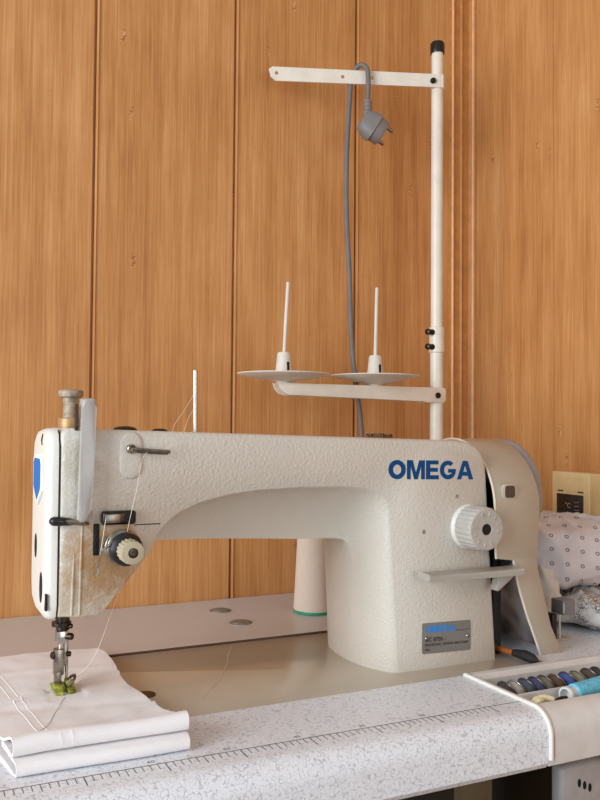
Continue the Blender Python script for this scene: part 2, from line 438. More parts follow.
# stand: two uprights with feet, a rail, and an added black oil pan that keeps the underside dark
for xx in (-250, 487):
    bm = new(); bx(bm, xx-27, xx+27, 640, 690, -735, -36.5, 3); bx(bm, xx-27, xx+27, 480, 880, -750, -715, 4); bx(bm, xx-27, xx+27, 500, 860, -52, -36.2, 2)
    obj('leg', bm, 'leg', table)
bm = new(); bx(bm, -250, 487, 700, 740, -560, -520, 3); obj('rail', bm, 'leg', table)
bm = new(); bx(bm, 30, 436, 590, 770, -300, -36.3, 8); obj('added_oil_pan', bm, 'pan', table)
bm = new(); bx(bm, -330, 712, 905, 935, -600, -36.3, 2); obj('added_dark_panel', bm, 'pan', table)  # dark sheet added to keep the view below the table black
bm = new(); bx(bm, 520, 700, 690, 880, -330, -37, 12); obj('motor', bm, 'pan', table)

# ================================================================== SEWING MACHINE
mc = thing('sewing_machine', 'cream industrial sewing machine with blue lettering on its arm, set into the table', 'sewing machine', (268, 667, 0))
bm = new(); prism(bm, rrect(BX0, BX1, BY0, BY1, 6), (0, 0, -36), (1, 0, 0), (0, 1, 0), 34.0, bevel=.8); obj('bed', bm, 'bed', mc)
bm = new(); lathe(bm, (177, 642, -2.2), (0, 0, 1), [(8, 0), (8, .9), (.01, .9)], 24, False)
obj('bed_hole_shade', bm, 'darksteel', mc)  # dark disc paints the shade inside a hole in the bed
bm = new(); bx(bm, 60, 128, 600, 720, -2.4, -1.5, .2); obj('slide_plate', bm, 'chrome', mc)

# --- arm casting: closed outlines in x-z lofted from the front face (y = 610) to the back
def topz(x): return 205.6-.0265*(x-104)
outer = [(104, 71), (104, 110), (104, 150), (104, 190), (104.6, topz(104)-4), (108, topz(108))]
outer += [(x, topz(x)) for x in (125, 150, 180, 220, 260, 300, 340, 380, 420, 445)]
outer += [(460, 195.2), (470, 192), (477, 186.5), (481.5, 178), (483, 165), (485, 135), (488, 90), (491, 45), (494, -2.5)]
# bottom edge and throat; each point: front (x, z), back (x, z), kind  (c = column, a = arm, n = none)
thr = []
for zz, zb in ((-2.5, -2.5), (15, 15), (35, 35), (60, 57), (85, 76), (105, 89)):
    xf = 388-.0745*zz; thr.append(((xf, zz), (xf-(20-.07*zz), zb), 1))
thr += [((379.2, 122), (367.6, 97), .92), ((378.0, 138), (365.6, 102), .75), ((375.2, 146.5), (361.5, 106), .55), ((367.5, 152.8), (354, 108), .32), ((354, 156.4), (340, 108.8), .12),
        ((330, 158), (316, 109.8), 0), ((294, 158.1), (286, 112.2), 0), ((258, 157), (256, 114.2), 0), ((233, 154.2), (234, 115.6), 0), ((209, 148.8), (212, 116.6), 0),
        ((193, 142), (198, 117.2), 0), ((185, 136), (190, 117.5), 0), ((178.5, 129.5), (184, 117.5), 0), ((175, 124), (178, 117), 0)]
thr += [((171.5, 115.2), (171.5, 114), -1), ((164, 105), (164, 105), -1), ((149, 87.5), (149, 87.5), -1), ((139, 75.5), (139, 75.5), -1), ((136.5, 72), (136.5, 72), -1), ((133, 70), (133, 70), -1), ((118, 69.8), (118, 69.8), -1)]
def inset(pts, d):
    if not d: return pts
    n = len(pts); out = []
    for i in range(n):
        a = Vector(pts[i-1]); b = Vector(pts[i]); c = Vector(pts[(i+1) % n])
        def nr(p, q):
            t = (q-p); t = t.normalized() if t.length else Vector((0, 1)); return Vector((t.y, -t.x))
        m = nr(a, b)+nr(b, c); m = m.normalized() if m.length > .01 else nr(a, b)
        out.append(tuple(b+m*d))
    return out
def section(y):
    r = list(outer)
    for (fx, fz), (bx_, bz), kd in thr:
        se = max(0, min(1, (y-610)/50)); ga = 1-math.sqrt(max(0, 1-se*se))
        ce = (y-671)/63.0; gc = max(0, math.sqrt(max(0, 1-ce*ce))-.25)/.75
        ga = ga*.85+.15*se
        if kd >= 0:
            gx = (1-kd)*ga+kd*gc; gz = (1-kd)*ga+kd*(gc if y < 671 else 1)
            r.append((fx+(bx_-fx)*gx, fz+(bz-fz)*gz))
        else: r.append((fx, fz))
    return r
ys = [(610, 4.2), (610.8, 2.2), (612.3, .8), (615, 0), (620, 0), (627, 0), (635, 0), (643, 0), (650, 0), (655, 0), (658.5, 0), (660, 0), (671, 0), (690, 0), (708, 0), (722, 0), (728, 1), (732, 4)]
def kx(x): return .60 if x < 150 else (1 if x > 340 else .60+.40*((x-150)/190)**1)
rings = []
for y, d in ys:
    s = section(y)
    if d:
        q = inset(s, d); nq = len(outer); q = q[:nq]+[(b[0]+(a[0]-b[0])*.28, b[1]+(a[1]-b[1])*.28) for a, b in zip(q[nq:], s[nq:])]
        # the foot of the column and the seam edge stay where they are
        q = [(a[0] if (b[1] < 200 and b[0] < 105 and False) else a[0], b[1] if b[1] <= 0 else a[1]) for a, b in zip(q, s)]
        s = q
    rings.append([(x, 610+(y-610)*kx(x), z) for x, z in s])
bm = new(); loft(bm, rings)
# two cast ribs running down the front of the head
for xr, z1 in ((113.5, 118), (119.0, 150)):
    tube(bm, [(xr, 610.2, 72), (xr+.5, 609.7, (72+z1)/2), (xr+1.5, 610.6, z1)], [1.0, 1.1, .6], 8, 3)
arm = obj('arm', bm, 'enamel', mc, ang=50)

# --- face plate closing the left end
fp = []
base = [(613, 71), (611, 80), (611, 120), (611, 170), (611, 192), (614, 201), (622, 205), (645, 205.5), (668, 204), (679, 198), (683, 180), (683, 120), (683, 85), (679, 72), (660, 66.5), (625, 67)]
bm = new(); rr_ = []
for x, d in ((103.2, 0), (99, 0), (96, 2), (94.6, 4.5), (94, 8)):
    rr_.append([(x, y, z) for y, z in inset([(a, b) for a, b in base], d)] if True else None)
def shrink(d):
    c = (647, 137); return [(a+(c[0]-a)*d/36, b+(c[1]-b)*d/68) for a, b in base]
bm.free(); bm = new(); loft(bm, [[(x, y, z) for y, z in shrink(d)] for x, d in ((103.3, 0), (99.5, .3), (97, 1.8), (95.4, 4.5), (94.6, 9))])
face = obj('face_plate', bm, 'enamel_plain', mc, ang=60)
bm = new(); prism(bm, [(612.5, 69.5), (611, 80), (611, 192), (614, 202), (622, 204), (668, 203), (680, 190), (680, 80), (670, 68.5)], (103.2, 0, 0), (0, 1, 0), (0, 0, 1), .9)
obj('seam_gasket', bm, 'blackhole', face, smooth=False)
bad = [(627, 186.5), (657, 186.5), (662, 182), (662, 160), (642, 148.5), (622, 160), (622, 182)]
bm = new(); prism(bm, bad, (94.8, 0, 0), (0, 1, 0), (0, 0, 1), -2.0, bevel=.4); bd = obj('badge', bm, 'white', face)
cb = (642, 169); bm = new(); prism(bm, [(cb[0]+(a-cb[0])*.8, cb[1]+(b-cb[1])*.8) for a, b in bad], (92.9, 0, 0), (0, 1, 0), (0, 0, 1), -.4); bl = obj('badge_field', bm, 'badge_blue', bd, smooth=False)
for (y, z, w, h) in ((654, 117, 5, 9), (626, 90.5, 6, 11)):
    bm = new(); prism(bm, circ(y, z, w, 20, h), (95.3, 0, 0), (0, 1, 0), (0, 0, 1), -1.1); obj('screw_hole', bm, 'blackhole', face)
bm = new(); prism(bm, rrect(610.8, 620, 76, 88, 1.5), (96.8, 0, 0), (0, 1, 0), (0, 0, 1), -1.2); obj('lower_slot', bm, 'blackhole', face)
bm = new(); tube(bm, [(95.5, 634, 201), (94.4, 632, 197), (94.6, 631, 193)], .7, 8); obj('screw_mark', bm, 'darksteel', face)

# --- pressure regulator on top of the head
bm = new(); lathe(bm, (117.6, 648, 203), (0, 0, 1), [(9.2, 0), (9.2, 9.5), (8.6, 10.2), (.01, 10.2)], 32, False); col_ = obj('regulator_collar', bm, 'brass', mc)
bm = new(); lathe(bm, (117.6, 648, 213), (0, 0, 1), [(5.8, 0), (5.6, 10), (6.2, 16.5), (.01, 16.5)], 32, False); obj('regulator_shaft', bm, 'oldknob', mc)
bm = new(); lathe(bm, (117.6, 648, 228.5), (0, 0, 1), [(7, 0), (9, .8), (9.3, 2), (9.3, 4.8), (8.5, 5.8), (4, 6.4), (.01, 6.4)], 40, False); obj('regulator_knob', bm, 'oldknob', mc)
# --- oil caps, oil window, thread post
for x, r, h in ((157.5, 9.3, 3.3), (185, 6.2, 2.4)):
    bm = new(); lathe(bm, (x, 640, topz(x)-.4), (0, 0, 1), [(r, 0), (r, .8), (r*.85, h*.7), (r*.45, h), (.01, h+.1)], 28, False); obj('oil_cap', bm, 'black', mc)
bm = new(); lathe(bm, (403, 668, topz(403)-.6), (0, 0, 1), [(13, 0), (13, 1.2), (11.6, 2.6), (11, 1.8), (10, 3.6), (6, 5.0), (.01, 5.4)], 24, False); ow = obj('oil_window', bm, 'glass', mc)
for a in range(6):
    screw('window_screw', (403+11*math.cos(a*PI/3+.3), 668+11*math.sin(a*PI/3+.3), topz(403)+1), (0, 0, 1), 1.6, 2.8, 'darksteel', ow)
bm = new(); tube(bm, [(218.4, 652, 198), (218.2, 652, 225), (217.9, 652, 253)], 2.05, 12, 1); obj('thread_post', bm, 'chrome', mc)

# --- take-up lever guard
bm = new()
pr = [(115.0, 140.5), (117, 138.8), (120, 138.8), (123.2, 141.5), (124.6, 148), (126.0, 180), (127.2, 220), (127.0, 225.5), (125.4, 227.2), (119.4, 227), (117.6, 225.5), (117.2, 220), (116.2, 180)]
prism(bm, [(x, z) for x, z in pr], (0, 606, 0), (1, 0, 0), (0, 0, 1), 6.0, bevel=1.9)
prism(bm, [(603, 226.5), (612, 226.5), (613.5, 215), (610.5, 200), (606, 196), (603, 196)], (117.4, 0, 0), (0, 1, 0), (0, 0, 1), 3, bevel=.4)
bx(bm, 118, 126, 604, 612, 140, 148, 1)
tg = obj('take_up_guard', bm, 'guard', mc, ang=45)
bm = new(); prism(bm, [(612, 203), (612, 222), (608.5, 223), (606.5, 207)], (113.9, 0, 0), (0, 1, 0), (0, 0, 1), 2.0); obj('take_up_lever', bm, 'black', mc)
# --- thread clip crossing the seam
bm = new(); tube(bm, [(98.5, 610, 139.6), (100, 608, 139.6), (105, 607, 139.4), (111, 607.6, 138.8), (114, 608.5, 138.4)], [2.2, 3.4, 3.2, 2.6, 2.0], 12); clip = obj('thread_clip', bm, 'black', mc)
bm = new(); tube(bm, [(106, 606, 139.6), (113, 605.4, 138.8), (120, 606, 137.4), (124, 609, 137)], [1.6, 1.8, 1.6, 1.2], 10); obj('clip_wire', bm, 'steel', clip)
# --- upper thread guide
bm = new(); bo = rrect(146.5, 163.5, 168, 203, 8.3, 8)
loft(bm, [[(155+(x-155)*k, y, 190+(z-190)*k) for x, z in bo] for y, k in ((611, 1), (609.9, 1), (609.0, .95), (608.5, .86), (608.3, .7))]); obj('guide_boss', bm, 'enamel', mc, ang=60)
bm = new(); lathe(bm, (154.2, 609, 190.6), (0, -1, 0), [(3.4, 0), (3.4, 4), (2.6, 4.8), (1.3, 4.2), (.01, 4.0)], 20, False); tgd = obj('thread_guide', bm, 'steel', mc)
bm = new(); tube(bm, [(155, 605, 190.4), (165, 602.6, 189.6), (182, 601, 188.4)], 1.35, 10); tube(bm, [(156, 605.6, 189.0), (166, 604.2, 187.9), (181, 603, 187)], 1.0, 8); obj('guide_pin', bm, 'steel', tgd)
# --- three-hole guide above the tension
bm = new(); bx(bm, 133, 158, 603, 610.5, 135.6, 145.6, 2.2, 3); gb = obj('tension_guide', bm, 'darksteel', mc)
bm = new(); bx(bm, 134.5, 146, 602.4, 603.2, 137.2, 143.6, .3); obj('guide_plate', bm, 'steel', gb)
bm = new(); lathe(bm, (152.6, 603.4, 140.6), (0, -1, 0), [(4.2, 0), (4.2, .6), (.01, .6)], 24, False); obj('guide_hole', bm, 'blackhole', gb)
bm = new(); bx(bm, 128, 132.4, 609, 612, 113.5, 136.5, .8); obj('take_up_slot', bm, 'blackhole', mc)
bm = new(); bx(bm, 158, 178, 609.7, 611, 134.0, 134.8, .2); obj('casting_line', bm, 'ink', mc)
# --- thread tension
TX, TZ = 148.6, 119.0
bm = new(); lathe(bm, (TX, 611, TZ), (0, -1, 0), [(12.6, 0), (12.6, 3), (11.4, 4.2), (.01, 4.2)], 40, False); ten = obj('thread_tension', bm, 'brass', mc)
bm = new(); lathe(bm, (TX, 607, TZ), (0, -1, 0), [(9, 0), (12.6, 2.2), (13.2, 3.0), (12.6, 3.6), (8, 4.6), (12.2, 6.6), (12.9, 7.4), (12.2, 8), (8, 9)], 40); obj('tension_disc', bm, 'steel', ten)
bm = new(); lathe(bm, (TX, 597.5, TZ), (0, -1, 0), [(10.5, -4), (11.6, -3), (11.6, 5.5), (9.5, 7), (6, 8.5)], 40); obj('tension_spring', bm, 'black', ten)
bm = new()
R = []; n = 72
for y, r in ((590, 7.2), (589.2, 8.5), (577, 8.5), (575.4, 7.9), (575.0, 5)):
    R.append([(TX+(r*(1 if (i % 4) < 2 or r < 8.3 else .93))*math.cos(2*PI*i/n), y, TZ+(r*(1 if (i % 4) < 2 or r < 8.3 else .93))*math.sin(2*PI*i/n)) for i in range(n)])
loft(bm, R); tn = obj('tension_dial', bm, simple('tension_ivory', srgb(188, 176, 148), .45), ten, ang=30)
bm = new(); lathe(bm, (TX, 575.2, TZ), (0, -1, 0), [(3.4, -1), (3.6, .3), (2.8, .6), (.01, .2)], 24, False); obj('dial_center', bm, 'darksteel', tn)
bm = new(); tube(bm, [(137, 604, 128.5), (133.5, 601, 123), (131.5, 600, 117), (130.6, 602, 106), (130, 604, 100)], [1.0, 1.0, .95, .9, .8], 8)
tube(bm, [(144, 600.5, 130), (138, 599, 123), (131, 600, 117.5)], 1.0, 8); obj('check_spring', bm, 'chrome', ten)

# --- needle bar and presser foot
NX, NY = 114, 646
bm = new(); lathe(bm, (NX, NY, 44), (0, 0, 1), [(4.9, 10), (4.9, 26)], 24); lathe(bm, (NX-1, NY, 57), (0, 0, 1), [(7.2, 0), (7.2, 3.0)], 24)
nb = obj('needle_bar_bushing', bm, 'darksteel', mc)
bm = new(); bx(bm, NX-5.2, NX+3.4, NY-5, NY+4, 44.2, 53.8, 1); pb = obj('needle_clamp', bm, 'chrome', mc)
bm = new(); lathe(bm, (NX+2, NY-3, 49.5), (.8, -.6, 0), [(2.6, 0), (2.6, 4.6), (2.0, 5.4), (.01, 5.4)], 18, False); lathe(bm, (NX+3, NY-3, 57), (.8, -.6, 0), [(1.8, 0), (1.8, 3.5), (.01, 3.6)], 18, False); obj('clamp_screw', bm, 'darksteel', pb)
bm = new(); lathe(bm, (NX-.6, NY+1, 30), (0, 0, 1), [(2.7, 0), (2.7, 16)], 18); lathe(bm, (NX+3, NY-1, 23), (0, 0, 1), [(.55, -15), (.8, -8), (1.2, 0), (1.2, 24)], 12); obj('needle', bm, 'chrome', mc)
bm = new()
bx(bm, NX-6.5, NX+.6, NY-5, NY+3, 21, 40.5, 1.0); bx(bm, NX+.4, NX+3.8, NY-2.2, NY+3, 27, 44, .6)
bx(bm, NX-6.2, NX-1.2, NY-5.5, NY, 13.5, 24, .8)
pf = obj('presser_foot', bm, 'steel', mc)
bm = new(); lathe(bm, (NX-6, NY-2, 36), (-1, -.4, 0), [(2.8, 0), (2.8, 2.0), (2.2, 2.6), (.01, 2.6)], 18, False); lathe(bm, (NX+3, NY-2, 36), (1, -.4, 0), [(2, 0), (2, 2.4), (1.5, 3), (.01, 3)], 18, False); obj('foot_screw', bm, 'darksteel', pf)
bm = new(); prism(bm, [(NX-7.5, NY-17), (NX-2, NY-19), (NX-.5, NY-8), (NX+1.5, NY-8), (NX+2.5, NY-18), (NX+8, NY-15), (NX+8, NY+8), (NX-7.5, NY+8)], (0, 0, 10.2), (1, 0, 0), (0, 1, 0), 2.6, bevel=.5)
bx(bm, NX-7, NX+.5, NY-10, NY+2, 12, 15.5, .8); bx(bm, NX+2, NX+7.5, NY-8, NY+4, 12, 17.0, 1)
s = obj('foot_sole', bm, 'green', pf); s['label'] = 'yellow-green presser foot sole'
bm = new(); tube(bm, [(NX+3, NY-9, 14), (NX+7, NY-9, 18), (NX+8.5, NY-4, 20), (NX+6, NY, 18)], 1.1, 8); obj('foot_hook', bm, 'steel', pf)

# --- lettering on the arm
sl = -.0225
word('brand_lettering', 'OMEGA', 16.6, 89.5, (377.4, 610.2, 163.4), (1, 0, sl), (-.0, 0, 1), 'blue', mc, .35)
# --- rating plate
bm = new(); prism(bm, rrect(412.4, 464, 11.2, 37.6, 1.6), (0, 610.3, 12.6), (1, 0, -.03), (0, 0, 1), .9); rp = obj('rating_plate', bm, 'plate', mc, ang=30)
yp = 609.35; dz = -.385-12.5*.0
def pl(x, z): return (x, yp, z+.03*(418-x))
word('plate_lettering', 'OMEGA', 6.0, 31.5, pl(415.6, 29.3), (1, 0, -.03), (0, 0, 1), 'blue2', rp, .12)
text('plate_model', 'GC 8700 -', 5.0, pl(415.2, 20.6), (1, 0, -.03), (0, 0, 1), 'ink', rp, .08, .09)
text('plate_text', 'INDUSTRIAL SEWING MACHINE', 3.2, pl(415.2, 17.0), (1, 0, -.03), (0, 0, 1), 'ink', rp, .08, .05)
text('plate_text', 'NO.', 3.0, pl(415.2, 12.9), (1, 0, -.03), (0, 0, 1), 'ink', rp, .08, .05)
bm = new(); bx(bm, 447, 462, yp-.1, yp+.1, 28.4, 28.8); obj('plate_rule', bm, 'ink', rp, smooth=False)
for x, z in ((416.6, 24.6), (460.6, 22.6)):
    screw('plate_rivet', (x, 609.4, z), (0, -1, 0), 1.7, 1.0, 'chrome', rp)
for x, z in ((449, 146.6), (414, 117)):
    bm = new(); lathe(bm, (x, 610.4, z), (0, -1, 0), [(1.9, 0), (1.9, .5), (1.2, .9), (.01, .7)], 16, False); obj('arm_plug', bm, 'chrome', mc)

# --- stitch length dial
DX, DZ = 462.8, 119.4
bm = new(); lathe(bm, (DX, 611, DZ), (0, -1, 0), [(20.5, 0), (20.5, 2), (18.8, 4.5), (18.0, 6)], 48); sd0 = obj('stitch_dial', bm, 'enamel_plain', mc)
bm = new(); R = []; n = 96
for y, r in ((606.5, 17.5), (606, 19.4), (588, 19.4), (585.6, 18.0)):
    R.append([(DX+(r*(1 if (i % 4) or r < 19 else .955))*math.cos(2*PI*i/n), y, DZ+(r*(1 if (i % 4) or r < 19 else .955))*math.sin(2*PI*i/n)) for i in range(n)])
for y, r in ((585.0, 17.2), (585.0, 5.4), (586.2, 4.6)):
    R.append([(DX+r*math.cos(2*PI*i/n), y, DZ+r*math.sin(2*PI*i/n)) for i in range(n)])
loft(bm, R); sd = obj('dial_knob', bm, 'dial', sd0, ang=28)
bm = new(); lathe(bm, (DX, 586.4, DZ), (0, -1, 0), [(4.6, 0), (4.6, 1.0), (.01, 1.0)], 24, False); obj('dial_hole', bm, 'blackhole', sd)
for k, ch in enumerate('012345'):
    a = math.radians(110-k*60); ca, sa = math.cos(a), math.sin(a)
    u = (sa, 0, -ca); w = (ca, 0, sa); r0 = 10.2
    text('dial_number', ch, 6, (DX+ca*r0, 585.0, DZ+sa*r0), u, w, 'dial', sd, .8, .12, 'CENTER')
    bm = new(); a2 = a-math.radians(30); tube(bm, [(DX+math.cos(a2)*11.5, 585, DZ+math.sin(a2)*11.5), (DX+math.cos(a2)*15.5, 585, DZ+math.sin(a2)*15.5)], .55, 8, 1); obj('dial_mark', bm, 'dial', sd)

# --- reverse feed lever
bm = new()
loft(bm, [[(x, y, z+zo) for y, z in ((584.2, 0), (584, 3.6), (585.4, 5.2), (600, 6.0), (602, 5), (602, 1), (598, .2), (588, -.6))] for x, zo in ((402.5, 79.2), (407, 78.0), (440, 77.8), (480, 77.6), (492, 77.6), (501, 77.6), (503.5, 78.4))])
lv = obj('reverse_lever', bm, 'lever', mc, ang=35)
bm = new(); prism(bm, [(484, 79), (502, 79), (498, 74), (482, 63), (479, 64)], (0, 602, 0), (1, 0, 0), (0, 0, 1), 9, bevel=.8); obj('lever_bracket', bm, 'lever', lv)

# --- belt cover, hand wheel and belt
CY, CZ, CR = 667, 130, 67
sts = []   # (y, z, xL, xR)
for z, xl, xr in ((0, 534, 559.3), (12, 529.6, 554.3), (25, 524.5, 548), (38, 519.2, 544.5), (52, 514.4, 541), (64, 510.6, 538), (76, 507.4, 534.5), (88, 505.0, 533), (90.5, 485.5, 533.6), (100, 484.6, 534), (115, 484.2, 535), (130, 484.2, 536)):
    y = 600-3*(1-min(1, z/90))**1.3; sts.append((y, z, xl, xr))
for k in range(1, 17):
    a = PI*k/16; sts.append((CY-CR*math.cos(a), CZ+CR*math.sin(a), 484.2+2.5*math.sin(a), 537))
for z in (100, 70, 40, 0): sts.append((734+3*(1-z/130), z, 500, 545))
bm = new(); th = 2.4; rows = []
for i, (y, z, xl, xr) in enumerate(sts):
    a = Vector(sts[max(0, i-1)][:2]); b = Vector(sts[min(len(sts)-1, i+1)][:2]); t = (b-a).normalized(); nin = Vector((t.y, -t.x))
    rows.append([(xl, y, z), (xl+1.5, y-nin.x*.0, z), (xr-2, y, z), (xr, y+nin.x*1.5, z+nin.y*1.5), (xr-1, y+nin.x*th, z+nin.y*th), (xl, y+nin.x*th, z+nin.y*th)])
loft(bm, rows); cv = obj('belt_cover', bm, 'cover', mc, ang=40)
bm = new(); tube(bm, [(xl-.2, y+.7, z) for y, z, xl, xr in sts[:8]], 1.15, 8, 2); tube(bm, [(xl-.2, y+.6, z) for y, z, xl, xr in sts[8:24]], 1.15, 8, 2); obj('cover_rim', bm, 'cover_rim', cv)
bm = new(); A = []; B = []
fr = [(0, 555), (25, 545), (52, 536), (76, 531), (130, 533)]
va = [bm.verts.new(P(x, 600, z)) for z, x in fr]; vb = [bm.verts.new(P(x-2, 732, z)) for z, x in fr]
for i in range(len(fr)-1): bm.faces.new((va[i], va[i+1], vb[i+1], vb[i]))
bmesh.ops.solidify(bm, geom=bm.faces[:], thickness=1.6*MM); obj('cover_side', bm, 'cover_in', cv, ang=30)
bm = new(); loft(bm, [[(x, CY+rr*math.cos(2*PI*i/48), CZ+rr*math.sin(2*PI*i/48)) for i in range(48)] for x, rr in ((533, 62), (535, 63))]); obj('cover_end', bm, 'cover', cv)
bm = new(); prism(bm, rrect(493.2, 509.8, 142.6, 157.6, 4.5), (0, 605, 0), (1, 0, 0), (0, 0, 1), 4.0, bevel=.7); wn = obj('cover_window', bm, 'cover', cv)
bm = new(); prism(bm, rrect(495.6, 506.8, 144.6, 155.6, 2.6), (0, 602, 0), (1, 0, 0), (0, 0, 1), 1.3); obj('window_dark_inside', bm, simple('window_inside_shade', srgb(84, 66, 58), .3), wn, smooth=False)  # brown plate paints the shaded inside of the cover opening
bm = new(); lathe(bm, (536, CY, 142), (1, 0, 0), [(45, 0), (53, 1), (55, 4), (55, 11), (53.5, 14.5), (47, 17), (28, 15), (14, 15), (12, 20), (.01, 20)], 72, False); obj('hand_wheel', bm, 'wheel', mc)
bm = new(); lathe(bm, (498, CY, CZ), (1, 0, 0), [(44, 0), (44, 2), (38, 7), (44, 12), (44, 14)], 48); pu = obj('pulley', bm, 'black', mc)
bm = new()
for yy in (624, 706): bx(bm, 501, 510, yy, yy+5, -34, 128, 1)
obj('drive_belt', bm, 'rubber', mc)
bm = new(); bx(bm, 497, 511, 640, 716, 2, 70, 6); gz = obj('gear_housing', bm, 'black', mc)
screw('housing_bolt', (496.6, 664, 33), (-1, 0, 0), 3, 1.5, 'chrome', gz)

# ================================================================== SEWING THREAD
bm = new()
tube(bm, [(217, 651, 234), (205, 640, 220), (190, 620, 206.5), (186, 606, 196), (176, 603.5, 189.5), (163, 603.2, 186), (157, 601, 160), (153, 601.5, 142), (150, 599, 130)], .17, 6, 5)
tube(bm, [(135, 601, 141), (132.4, 599.5, 125), (131.2, 599.5, 118)], .22, 6, 4)
tube(bm, [(217, 651, 222), (208, 640, 213), (200, 622, 205.5), (190, 607, 197), (181, 603, 190.5)], .2, 6, 5)
tag(obj('sewing_thread', bm, 'thread'), 'thin white thread running from the thread post through the arm guide to the tension dial', 'thread')
bm = new()
tube(bm, [(117, 641, 16), (135, 640, 30), (150, 646, 62), (164, 652, 96), (170, 650, 112)], .18, 6, 6)
tag(obj('loose_thread', bm, 'thread'), 'loose thread end rising from the presser foot toward the underside of the arm', 'thread')
bm = new()
tube(bm, [(212, 614, -1.6), (240, 652, -1.6), (262, 690, -1.6), (276, 722, -1.6), (290, 748, -1.6)], .18, 6, 6)
tag(obj('loose_thread', bm, 'thread'), 'thread strand lying on the beige machine bed between cloth and column', 'thread')

# ================================================================== THREAD CONE
cone = thing('thread_cone', 'large cream cone of yarn on a green base ring behind the machine arm', 'thread cone', (424.5, 842, 0))
bm = new(); lathe(bm, (424.5, 842, 3), (0, 0, 1), [(23, 0), (23.6, 3), (22.8, 12), (20.6, 60), (17.5, 130), (14.5, 158), (12, 160)], 48)
obj('yarn', bm, 'cone', cone)
bm = new(); lathe(bm, (424.5, 842, 0), (0, 0, 1), [(22.4, 0), (23.2, .6), (23.2, 3.4), (21, 4)], 48); obj('base_ring', bm, 'cone_ring', cone)
bm = new(); lathe(bm, (424.5, 842, 160), (0, 0, 1), [(12, 0), (10, 10), (6, 10), (6, 2)], 32); obj('cone_tip', bm, 'cone_ring', cone)

# ================================================================== THREAD STAND
PX, PY = 594.6, 850
st = thing('thread_stand', 'ivory metal thread stand with two spool discs and black pole cap behind machine', 'thread stand', (PX, PY, 0))
bm = new(); lathe(bm, (PX, PY, 0), (0, 0, 1), [(7.9, 0), (7.9, 330)], 32); lathe(bm, (PX, PY, 0), (0, 0, 1), [(7.3, 330), (7.3, 676)], 32)
lathe(bm, (PX, PY, 0), (0, 0, 1), [(22, 0), (22, 4), (14, 6), (14, 14), (8, 16)], 32); obj('pole', bm, 'ivory', st)
bm = new(); lathe(bm, (PX, PY, 672), (0, 0, 1), [(8.6, 0), (8.8, 1), (8.8, 12.5), (7.4, 14.5), (.01, 14.8)], 32, False); obj('pole_cap', bm, 'black', st)
bm = new(); lathe(bm, (PX, PY, 0), (0, 0, 1), [(8.2, 299), (9.4, 300), (9.4, 309), (9.0, 309.4), (9.0, 321), (9.4, 321.5), (9.4, 330), (8.2, 331)], 32); cp = obj('coupling', bm, 'ivory', st)
for z in (306, 324):
    bm = new(); lathe(bm, (PX-8, PY-3, z), (-1, -.25, 0), [(3.8, 0), (3.4, 3), (2.4, 6), (4.0, 7), (3.6, 10.0), (1.5, 11), (.01, 11)], 16, False); obj('coupling_screw', bm, 'darksteel', cp)
# lower arm: channel bar, rounded at the far left
bm = new()
o = [(378, 256), (380, 250), (384.5, 245), (392, 242.2), (572, 239.5), (573, 237.8), (599, 237.8), (602, 240.5), (602, 253.5), (600, 255.6), (572, 255.8)]
prism(bm, o, (0, PY-5.5, 0), (1, 0, 0), (0, 0, 1), 4, bevel=.6)
prism(bm, [(382, 253.8), (600, 253.8), (600, 256), (378, 256.2)], (0, PY+7.5, 0), (1, 0, 0), (0, 0, 1), 16, bevel=.4)
prism(bm, o, (0, PY+9.5, 0), (1, 0, 0), (0, 0, 1), 2.2, bevel=.4)
la = obj('lower_arm', bm, 'ivory', st, ang=30)
screw('arm_screw', (590, PY-9.2, 246.5), (0, -1, 0), 3.6, 2.6, 'darksteel', la)
# upper arm: flat bar turned back toward the wall
ux = Vector((-194, 75, 0)).normalized(); A0 = Vector((PX+1, PY-9.5, 0))
Lh = 212
def ua(t, z, d=0): q = A0+ux*t; return (q.x, q.y-d, z)
bm = new()
ol = [(-1, 627.0), (Lh-6, 627.0), (Lh+0, 632), (Lh+2.5, 641), (Lh-2, 644.2), (-1, 643.2)]
prism(bm, ol[::-1], (A0.x, A0.y, 0), tuple(ux), (0, 0, 1), 2.4, [circ(205, 636.5, 2.2, 12), circ(124, 635, 2.3, 12), circ(88, 635, 2.3, 12)])
lathe(bm, (PX, PY, 626.6), (0, 0, 1), [(8.8, 0), (8.8, 16.8)], 32)
up = obj('upper_arm', bm, 'ivory', st, ang=30)
screw('arm_screw', ua(12, 634.5, .4), (-.36, -.93, 0), 3.6, 2.8, 'darksteel', up)
for k, (cx, dxp) in enumerate(((388, 4.6), (507, 1.9))):
    zd = 262.5+1.6*k
    bm = new(); lathe(bm, (cx, PY, 0), (0, 0, 1), [(8.2, 255.9), (8.6, 257.5), (14, 259), (34, zd-1.0), (51.6, zd+2.6), (52.8, zd+3.4), (52.6, zd+4.3), (48, zd+4.2), (20, zd+2.6), (9, zd+3.5)], 64)
    d = obj('spool_disc', bm, 'disc', st, ang=40)
    bm = new(); lathe(bm, (cx, PY, zd+2.5), (0, 0, 1), [(10, 0), (9.6, 3), (7.4, 24), (6.6, 25.5), (3, 25.8)], 32); hb = obj('spool_hub', bm, 'disc', d)
    bm = new(); bx(bm, cx-.2, cx+2.6, PY-9.6, PY-7, zd+5, zd+17, .3); obj('hub_slot', bm, 'blackhole', hb)
    bm = new(); tube(bm, [(cx, PY, zd+20), (cx+dxp*.4, PY, zd+60), (cx+dxp, PY, 370+3*k)], 2.1, 12, 3); obj('spool_pin', bm, 'disc', d)

